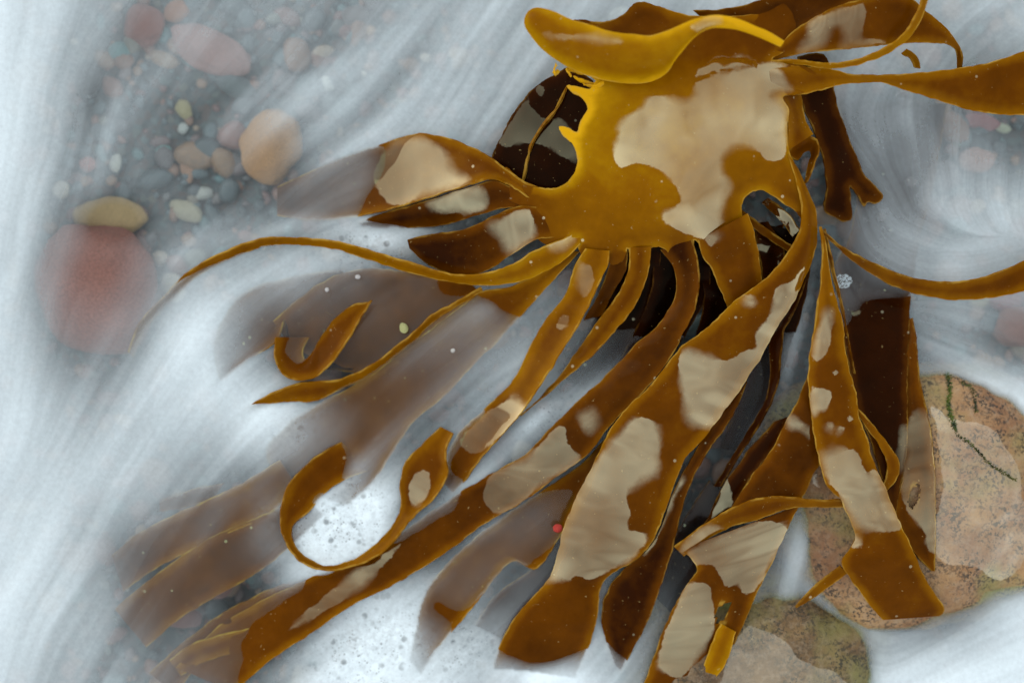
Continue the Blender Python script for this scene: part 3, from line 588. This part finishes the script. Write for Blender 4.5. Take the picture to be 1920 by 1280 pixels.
# gravel: too many to count
t = NT('mixed gravel'); ri = t.attr('hue')
t_col = t.ramp(ri, [(0, C(.05, .06, .065)), (.25, C(.10, .13, .14)), (.38, C(.20, .07, .055)), (.52, C(.28, .16, .09)), (.62, C(.24, .10, .08)), (.74, C(.07, .16, .17)), (.86, C(.36, .22, .14)), (1, C(.55, .52, .46))])
pb = t('BsdfPrincipled'); t.put(pb.inputs['Base Color'], t.mix(t.rng(t.noise(300, 3), .4, .7, 0, .4), t_col, C(.12, .11, .10))); pb.inputs['Roughness'].default_value = .45
t.t.links.new(pb.outputs[0], t.out.inputs[0]); GRAV = t.m
bm = bmesh.new(); bmesh.ops.create_icosphere(bm, subdivisions=2, radius=1)
bv = np.array([v.co[:] for v in bm.verts]); bf = np.array([[v.index for v in f.verts] for f in bm.faces]); bm.free()
NG = 6000
cen = np.stack([RNG.uniform(-160, 2080, NG), RNG.uniform(-120, 1400, NG)], 1)
rad = np.exp(RNG.normal(2.15, .55, NG)).clip(3, 30)
V, F, hue = [], [], []
for i in range(NG):
    r = rad[i]; sc_ = np.array([r*RNG.uniform(.8, 1.5), r*RNG.uniform(.7, 1.1), r*.6]); a = RNG.uniform(0, 6.28)
    q = bv*(1+.12*np.sin(bv[:, [1, 2, 0]]*3+i))*sc_
    q = np.stack([q[:, 0]*math.cos(a)-q[:, 1]*math.sin(a), q[:, 0]*math.sin(a)+q[:, 1]*math.cos(a), q[:, 2]], 1)*S
    zz = BED+r*.25*S; k = (H-zz)/H*S
    V.append(q+np.array([(cen[i, 0]-960)*k, (640-cen[i, 1])*k, zz])); F.append(bf+i*len(bv)); hue.append(np.full(len(bv), RNG.beta(1.2, 1.7)))
me = bpy.data.meshes.new('gravel'); me.from_pydata(np.vstack(V).tolist(), [], np.vstack(F).tolist())
me.polygons.foreach_set('use_smooth', np.ones(len(me.polygons), bool)); fattr(me, 'hue', np.concatenate(hue))
tag(link('gravel', me, GRAV), kind='stuff')
# sea bed sheet
t = NT('sea bed sand'); v = t('TexVoronoi'); v.inputs['Scale'].default_value = 130; t.put(v.inputs['Vector'], t.pos())
t_c = t.ramp(v.outputs['Color'], [(0, C(.03, .035, .038)), (.4, C(.07, .08, .08)), (.6, C(.10, .06, .05)), (.8, C(.08, .11, .11)), (1, C(.2, .15, .1))])
pb = t('BsdfPrincipled'); t.put(pb.inputs['Base Color'], t_c); pb.inputs['Roughness'].default_value = .6
t.t.links.new(pb.outputs[0], t.out.inputs[0])
bm = bmesh.new(); bmesh.ops.create_grid(bm, x_segments=60, y_segments=60, size=40)
for v_ in bm.verts: v_.co.z = BED-.004
me = bpy.data.meshes.new('sea_bed'); bm.to_mesh(me); bm.free()
tag(link('sea_bed', me, t.m), kind='structure')

# ---------------------------------------------------------------- the water, with foam in it
fine = np.arange(-130, 2051, 2.6)
fy = np.arange(-110, 1391, 2.6)
g_ = 2.6*1.16**np.arange(1, 62); ext = np.cumsum(g_); ext = ext[ext < 60000]
X = np.r_[fine[0]-ext[::-1], fine, fine[-1]+ext]; Y = np.r_[fy[0]-ext[::-1], fy, fy[-1]+ext]
nx, ny = len(X), len(Y); GX, GY = np.meshgrid(X, Y)
CX, CY = np.clip(GX, -130, 2050), np.clip(GY, -110, 1390)
# opacity of foam by eye, every 128 pixels
FO = np.array([
 [.84,.48,.24,.20,.24,.32,.40,.48,.50,.58,.58,.58,.36,.36,.42,.50],
 [.84,.44,.18,.24,.28,.28,.40,.48,.54,.45,.30,.30,.36,.50,.30,.22],
 [.82,.38,.24,.10,.28,.36,.44,.46,.26,.08,.03,.03,.16,.34,.22,.08],
 [.80,.34,.20,.10,.12,.28,.46,.12,.05,.03,.01,.01,.06,.26,.38,.42],
 [.74,.20,.18,.36,.40,.30,.12,.14,.12,.03,.0,.0,.05,.32,.50,.54],
 [.70,.26,.36,.72,.12,.06,.09,.26,.30,.05,.0,.0,.08,.28,.38,.10],
 [.68,.58,.62,.74,.80,.10,.10,.28,.50,.10,.0,.0,.10,.28,.38,.70],
 [.68,.68,.58,.30,.12,.70,.30,.35,.14,.05,.0,.02,.05,.08,.16,.22],
 [.72,.58,.16,.07,.14,.98,.30,.06,.10,.05,.0,.03,.24,.16,.12,.34],
 [.70,.50,.12,.05,.06,.68,.78,.42,.28,.22,.05,.16,.36,.30,.34,.76],
 [.62,.36,.20,.12,.24,.86,.90,.66,.78,.42,.14,.12,.28,.62,.80,.86]])
def bic(M, fx, fy_):
    def w(t):
        return [(-t+2*t*t-t**3)/2, (2-5*t*t+3*t**3)/2, (t+4*t*t-3*t**3)/2, (t**3-t*t)/2]
    i = np.floor(fx).astype(int); j = np.floor(fy_).astype(int); wx = w(fx-i); wy = w(fy_-j); r = 0
    for b in range(4):
        for a in range(4):
            r = r+wx[a]*wy[b]*M[np.clip(j+b-1, 0, M.shape[0]-1), np.clip(i+a-1, 0, M.shape[1]-1)]
    return r
FOAM = bic(FO, np.clip(CX/128, 0, 14.999), np.clip(CY/128, 0, 9.999))
def blob(cx, cy, rx, ry, rot, amt):
    a = math.radians(rot); dx, dy = GX-cx, GY-cy
    u = (dx*math.cos(a)+dy*math.sin(a))/rx; v_ = (-dx*math.sin(a)+dy*math.cos(a))/ry
    return amt*np.exp(-(u*u+v_*v_))
for b_ in [(1110,728,80,14,-42,.6),(1000,790,40,14,-40,.3),(935,562,60,26,-30,.6),(655,990,85,52,-30,.8),(500,960,30,60,10,.35),(700,450,70,26,8,.35),(1492,610,14,90,12,.42),(1510,1010,40,70,20,.3),(1400,860,22,70,20,.16),
           (700,1220,110,60,-35,.2),(1040,1270,90,25,8,.35),(1880,740,90,30,28,.35),(1100,520,20,60,35,.3),(900,1000,60,16,-35,.25),(560,170,180,34,-28,.18),(300,140,150,26,-52,.14),(440,160,80,20,-35,-.10),(170,180,26,60,0,-.12),(520,430,90,20,-18,.2),(330,640,60,120,30,.14),(380,450,120,22,-30,.12),(520,285,60,60,0,-.16),(205,408,70,45,0,-.28),(185,510,80,70,0,-.13),(270,50,50,45,0,-.1),(395,95,70,40,-28,-.06),(1880,600,60,40,0,-.1),(1120,640,26,80,35,.18),(1010,540,40,40,0,.25)]:
    FOAM = FOAM+blob(*b_)
# direction of the flow (degrees in picture, y down) and streaks drawn along it
DIR = [(0,0,95),(0,640,92),(0,1280,105),(150,300,100),(300,60,125),(400,300,132),(640,100,128),(900,150,125),(600,300,140),(700,380,170),(450,480,150),(300,600,120),(330,800,125),(100,1000,118),(200,1200,125),(450,700,140),
       (650,900,140),(600,1200,145),(900,650,140),(1100,700,138),(1300,800,120),(1500,700,105),(1500,1000,110),(1700,330,80),(1900,330,100),(1750,450,10),(1850,470,-25),(1900,560,20),(1800,680,28),(1900,760,30),(1750,1200,155),(1900,1200,150),(1600,1150,40),(1650,60,120),(1850,60,150),(1560,300,75),(1850,400,60)]
dn, dc, ds = 0, 0, 0
for (cx, cy, a) in DIR:
    w_ = 1/(((CX-cx)**2+(CY-cy)**2)/1e4+.3)**1.5; dc = dc+w_*np.cos(2*math.radians(a)); ds = ds+w_*np.sin(2*math.radians(a))
ANG = .5*np.arctan2(ds, dc)
# hair-like curl on the right
def smooth_noise(shape, cell, rng):
    h, w_ = shape; g0 = rng.normal(size=(h//cell+4, w_//cell+4))
    yy, xx = np.meshgrid(np.arange(h)/cell+1, np.arange(w_)/cell+1, indexing='ij')
    return bic(g0, xx, yy)
curlm = np.exp(-(((CX-1700)/190)**2+((CY-340)/230)**2))
ANG = ANG+curlm*(.35*smooth_noise((ny, nx), 40, RNG)+.12*smooth_noise((ny, nx), 14, RNG))+.08*smooth_noise((ny, nx), 30, RNG)
VX, VY = np.cos(ANG), np.sin(ANG)
def lic(tex, n, h=1., raw=False):
    acc = tex.copy(); tot = 1.
    for sgn in (1, -1):
        px = np.tile(np.arange(nx, dtype=float), (ny, 1)); py = np.tile(np.arange(ny, dtype=float)[:, None], (1, nx)); dx0, dy0 = VX*sgn, VY*sgn
        for k in range(n):
            px = np.clip(px+dx0*h, 0, nx-1); py = np.clip(py+dy0*h, 0, ny-1)
            i, j = px.astype(int), py.astype(int)
            vx, vy = VX[j, i], VY[j, i]; s_ = np.sign(vx*dx0+vy*dy0); s_[s_ == 0] = 1
            dx0, dy0 = vx*s_, vy*s_; wgt = 1-(k+1)/(n+1)
            acc += wgt*tex[j, i]; tot += wgt
    acc = acc/tot
    if raw: return acc
    acc -= acc.mean(); return acc/acc.std()
w0 = RNG.normal(size=(ny, nx)); w1 = smooth_noise((ny, nx), 4, RNG); w2 = smooth_noise((ny, nx), 14, RNG)
ST1, ST2, ST3 = lic(w0, 40), lic(w1, 60), lic(w2, 60, 1.6)
STREAK = .10*ST1+.20*ST2+.50*ST3+.6*smooth_noise((ny, nx), 90, RNG)+curlm*(.10*ST1+.5*smooth_noise((ny, nx), 18, RNG))
BUB = np.clip(blob(650,980,95,70,-30,1)+blob(690,465,80,34,8,1)+blob(690,1210,120,80,-30,1)+blob(1030,770,60,25,-40,.7)+blob(520,960,40,50,0,.7)+blob(900,990,80,20,-35,.5)+blob(560,800,60,24,-20,.5)+blob(870,1200,60,80,20,.7), 0, 1)
# height of the water: ripples along the flow
Z = (.0022*ST3*np.clip(1-((GX-960)/1400)**2, .2, 1)*.5+.0025*smooth_noise((ny, nx), 60, RNG))
# depth of water over whatever lies under it
vv, ff, off = [], [], 0
for tv, tf in KELP_TRIS:
    vv.append(tv); ff += [[i+off for i in f] for f in tf]; off += len(tv)
bvh = BVHTree.FromPolygons(np.vstack(vv).tolist(), ff)
K = (H-Z)/H*S
WX, WY = (GX-960)*K, (640-GY)*K
DEP = np.full((ny, nx), .075)
inn = (GX > -130) & (GX < 2050) & (GY > -110) & (GY < 1390)
for j, i in zip(*np.nonzero(inn)):
    h_ = bvh.ray_cast(Vector((WX[j, i], WY[j, i], Z[j, i]+.012)), Vector((0, 0, -1)), .09)
    if h_[0] is not None: DEP[j, i] = max(0., h_[3]-.012)
Dp = DEP.copy()
for _ in range(2):
    Dp[1:-1, 1:-1] = (Dp[1:-1, 1:-1]*2+Dp[:-2, 1:-1]+Dp[2:, 1:-1]+Dp[1:-1, :-2]+Dp[1:-1, 2:])/6
VEIL = 1-np.exp(-Dp/np.interp(GX, [900, 1250], [.013, .005]))
soft = np.clip((900-GX)/420, 0, 1)*np.clip((GY-180)/200, 0, 1)*.75+.08      # the surge rides over the drowned straps on the left
VEIL = VEIL*(1-soft)+soft*lic(VEIL, 11, raw=True)
FOAMD = np.clip(FOAM, .012, 1.05)
# -> optical thickness, so streaks never clip
TAU = -np.log(1-np.clip(FOAMD, 0, .992))*np.exp(.34*STREAK)
OP = (1-np.exp(-TAU))*VEIL
verts = np.stack([WX.ravel(), WY.ravel(), Z.ravel()], 1)
ii = np.arange(nx*ny).reshape(ny, nx)
quads = np.stack([ii[:-1, :-1], ii[1:, :-1], ii[1:, 1:], ii[:-1, 1:]], 2).reshape(-1, 4)
me = bpy.data.meshes.new('water')
me.vertices.add(len(verts)); me.vertices.foreach_set('co', verts.astype(np.float32).ravel())
me.loops.add(quads.size); me.loops.foreach_set('vertex_index', quads.ravel().astype(np.int32))
me.polygons.add(len(quads)); me.polygons.foreach_set('loop_start', np.arange(0, quads.size, 4, dtype=np.int32))
me.polygons.foreach_set('use_smooth', np.ones(len(quads), bool))
me.update(calc_edges=True); me.validate()
fattr(me, 'foam', OP.ravel()); fattr(me, 'thin', (1-VEIL).ravel()); fattr(me, 'bubbly', BUB.ravel())
t = NT('foamy sea water')
fo, bu = t.attr('foam'), t.attr('bubbly')
v1 = t('TexVoronoi'); v1.inputs['Scale'].default_value = 85; t.put(v1.inputs['Vector'], t.pos())
v2 = t('TexVoronoi'); v2.inputs['Scale'].default_value = 260; t.put(v2.inputs['Vector'], t.pos())
dots = t.math('MAXIMUM', t.math('MULTIPLY', t.rng(v1.outputs['Distance'], .2, .42, 1, 0, True), t.rng(t.noise(60, 2), .48, .62)), t.math('MULTIPLY', t.rng(v2.outputs['Distance'], .15, .42, 1, 0, True), t.rng(t.noise(90, 2), .45, .6, 0, .8)))
fo2 = t.math('MULTIPLY', fo, t.math('SUBTRACT', 1., t.math('MULTIPLY', t.math('MULTIPLY', dots, bu), .7)))
frn = t.rng(t.noise(130, 5, .7), .3, .7, .68, 1.12); fo2 = t.math('MULTIPLY', fo2, t.math('ADD', t.math('MULTIPLY', frn, bu), t.math('SUBTRACT', 1., bu)))
fo2 = t.math('MULTIPLY', fo2, t.rng(t.noise(200, 4, .6), .2, .8, .9, 1.1), clamp=True)
tr = t('BsdfTransparent'); t.put(tr.inputs['Color'], t.mix(t.rng(t.attr('thin'), 0, .7), C(.85, .93, .94), C(.90, 1., .86)))
gl = t('BsdfGlossy'); gl.inputs['Roughness'].default_value = .12
ms = t('MixShader'); t.put(ms.inputs[0], t.rng(t.attr('thin'), 0, .8, .012, .03))
t.t.links.new(tr.outputs[0], ms.inputs[1]); t.t.links.new(gl.outputs[0], ms.inputs[2])
df = t('BsdfDiffuse'); df.inputs['Color'].default_value = C(.72, .82, .87)
m = t('MixShader'); t.put(m.inputs[0], fo2)
t.t.links.new(ms.outputs[0], m.inputs[1]); t.t.links.new(df.outputs[0], m.inputs[2]); t.t.links.new(m.outputs[0], t.out.inputs[0])
tag(link('water', me, t.m), kind='structure')

# ---------------------------------------------------------------- small things at the end
# green weed growing on the boulder
bvb = BVHTree.FromObject(bpy.data.objects['boulder'], bpy.context.evaluated_depsgraph_get())
def drop(px, py):
    h_ = bvb.ray_cast(P(px, py, .3), P(px, py, 0)-P(px, py, .3)); return h_[0] if h_[0] is not None else P(px, py, .01)
t = NT('green weed'); pb = t('BsdfPrincipled'); t.put(pb.inputs['Base Color'], t.mix(t.rng(t.noise(90, 2), .4, .6), C(.012, .03, .006), C(.09, .13, .012))); pb.inputs['Roughness'].default_value = .4
t.t.links.new(pb.outputs[0], t.out.inputs[0]); WEED = t.m
def weed(paths, n, ln, name, label):
    bm = bmesh.new()
    for pth in paths:
        q, _ = spline(pth, n)
        for (x, y) in q:
            for _k in range(3):
                a = random.uniform(0, 6.28); b = drop(x+random.uniform(-3, 3), y+random.uniform(-3, 3)); l = random.uniform(.4, 1)*ln*S; w_ = .9*S
                d_ = Vector((math.cos(a), math.sin(a), random.uniform(.2, .9))); s_ = Vector((-d_.y, d_.x, 0))
                v = [bm.verts.new(b-s_*w_), bm.verts.new(b+s_*w_), bm.verts.new(b+d_*l*.6+s_*w_*.7+Vector((0, 0, .001))), bm.verts.new(b+d_*l*.6-s_*w_*.7+Vector((0, 0, .001))), bm.verts.new(b+d_*l-Vector((0, 0, .001)))]
                bm.faces.new(v[:4]); bm.faces.new((v[3], v[2], v[4]))
    me = bpy.data.meshes.new(name); bm.to_mesh(me); bm.free()
    return tag(link(name, me, WEED), label, 'seaweed', 'green weed on the boulder')
weed([[(1776,698),(1780,730),(1778,760),(1786,792),(1792,805)]], 80, 8, 'green_weed', 'thicker dark green tuft of weed running down the speckled boulder')
weed([[(1800,716),(1822,728),(1828,750),(1830,772)]], 26, 5, 'green_weed', 'thin green tuft of weed right of the thicker one on the boulder')
weed([[(1794,815),(1820,832),(1850,864),(1905,900)]], 110, 2.2, 'green_weed', 'fine hair of green weed slanting across the pale part of the boulder')
# bubbles on the water
t = NT('bubble film'); tr = t('BsdfTransparent'); gl = t('BsdfGlossy'); gl.inputs['Roughness'].default_value = .05
lw = t('LayerWeight'); lw.inputs['Blend'].default_value = .25; m = t('MixShader'); t.put(m.inputs[0], t.rng(lw.outputs['Facing'], .2, 1., .03, .45))
t.t.links.new(tr.outputs[0], m.inputs[1]); t.t.links.new(gl.outputs[0], m.inputs[2]); t.t.links.new(m.outputs[0], t.out.inputs[0]); BUBM = t.m
def dome(bm, c, r):
    res = bmesh.ops.create_uvsphere(bm, u_segments=20, v_segments=12, radius=r)
    for v in res['verts']: v.co.z = max(v.co.z, -.1*r)*.8; v.co += c
for x, y, rr, lab in [(1708,341,11,'clear round bubble on the foam right of the forked blade'),(1694,184,21,'largest faint bubble just below the upper right ribbon'),(1641,262,9,'small bubble in the foam close beside the forked blade'),
                      (1652,406,10,'bubble just below the tip of the forked blade'),(1622,412,7,'tiny bubble between the two tips of the forked blade'),(634,1232,12,'bubble in the thick white foam at the bottom edge'),(655,1205,7,'smaller bubble just above another in the foam at the bottom edge')]:
    bm = bmesh.new(); dome(bm, P(x, y, .002), rr*S); me = bpy.data.meshes.new('bubble'); bm.to_mesh(me); bm.free()
    for p_ in me.polygons: p_.use_smooth = True
    tag(link('bubble', me, BUBM), lab, 'bubble', 'bubbles on the water')
bm = bmesh.new()
for k in range(170):
    a, q = random.uniform(0, 6.28), math.sqrt(random.random())
    dome(bm, P(1582+q*16*math.cos(a), 527+q*13*math.sin(a), .009), random.uniform(.7, 1.5)*S)
me = bpy.data.meshes.new('foam_patch'); bm.to_mesh(me); bm.free()
t = NT('froth'); df = t('BsdfDiffuse'); df.inputs['Color'].default_value = C(.7, .8, .84); gl = t('BsdfGlossy'); gl.inputs['Roughness'].default_value = .1; m = t('MixShader'); m.inputs[0].default_value = .04
tr = t('BsdfTransparent'); m2 = t('MixShader'); m2.inputs[0].default_value = .4
t.t.links.new(df.outputs[0], m.inputs[1]); t.t.links.new(gl.outputs[0], m.inputs[2]); t.t.links.new(tr.outputs[0], m2.inputs[1]); t.t.links.new(m.outputs[0], m2.inputs[2]); t.t.links.new(m2.outputs[0], t.out.inputs[0])
tag(link('foam_patch', me, t.m), 'little raft of froth at the top of the broad dark blade', 'froth')
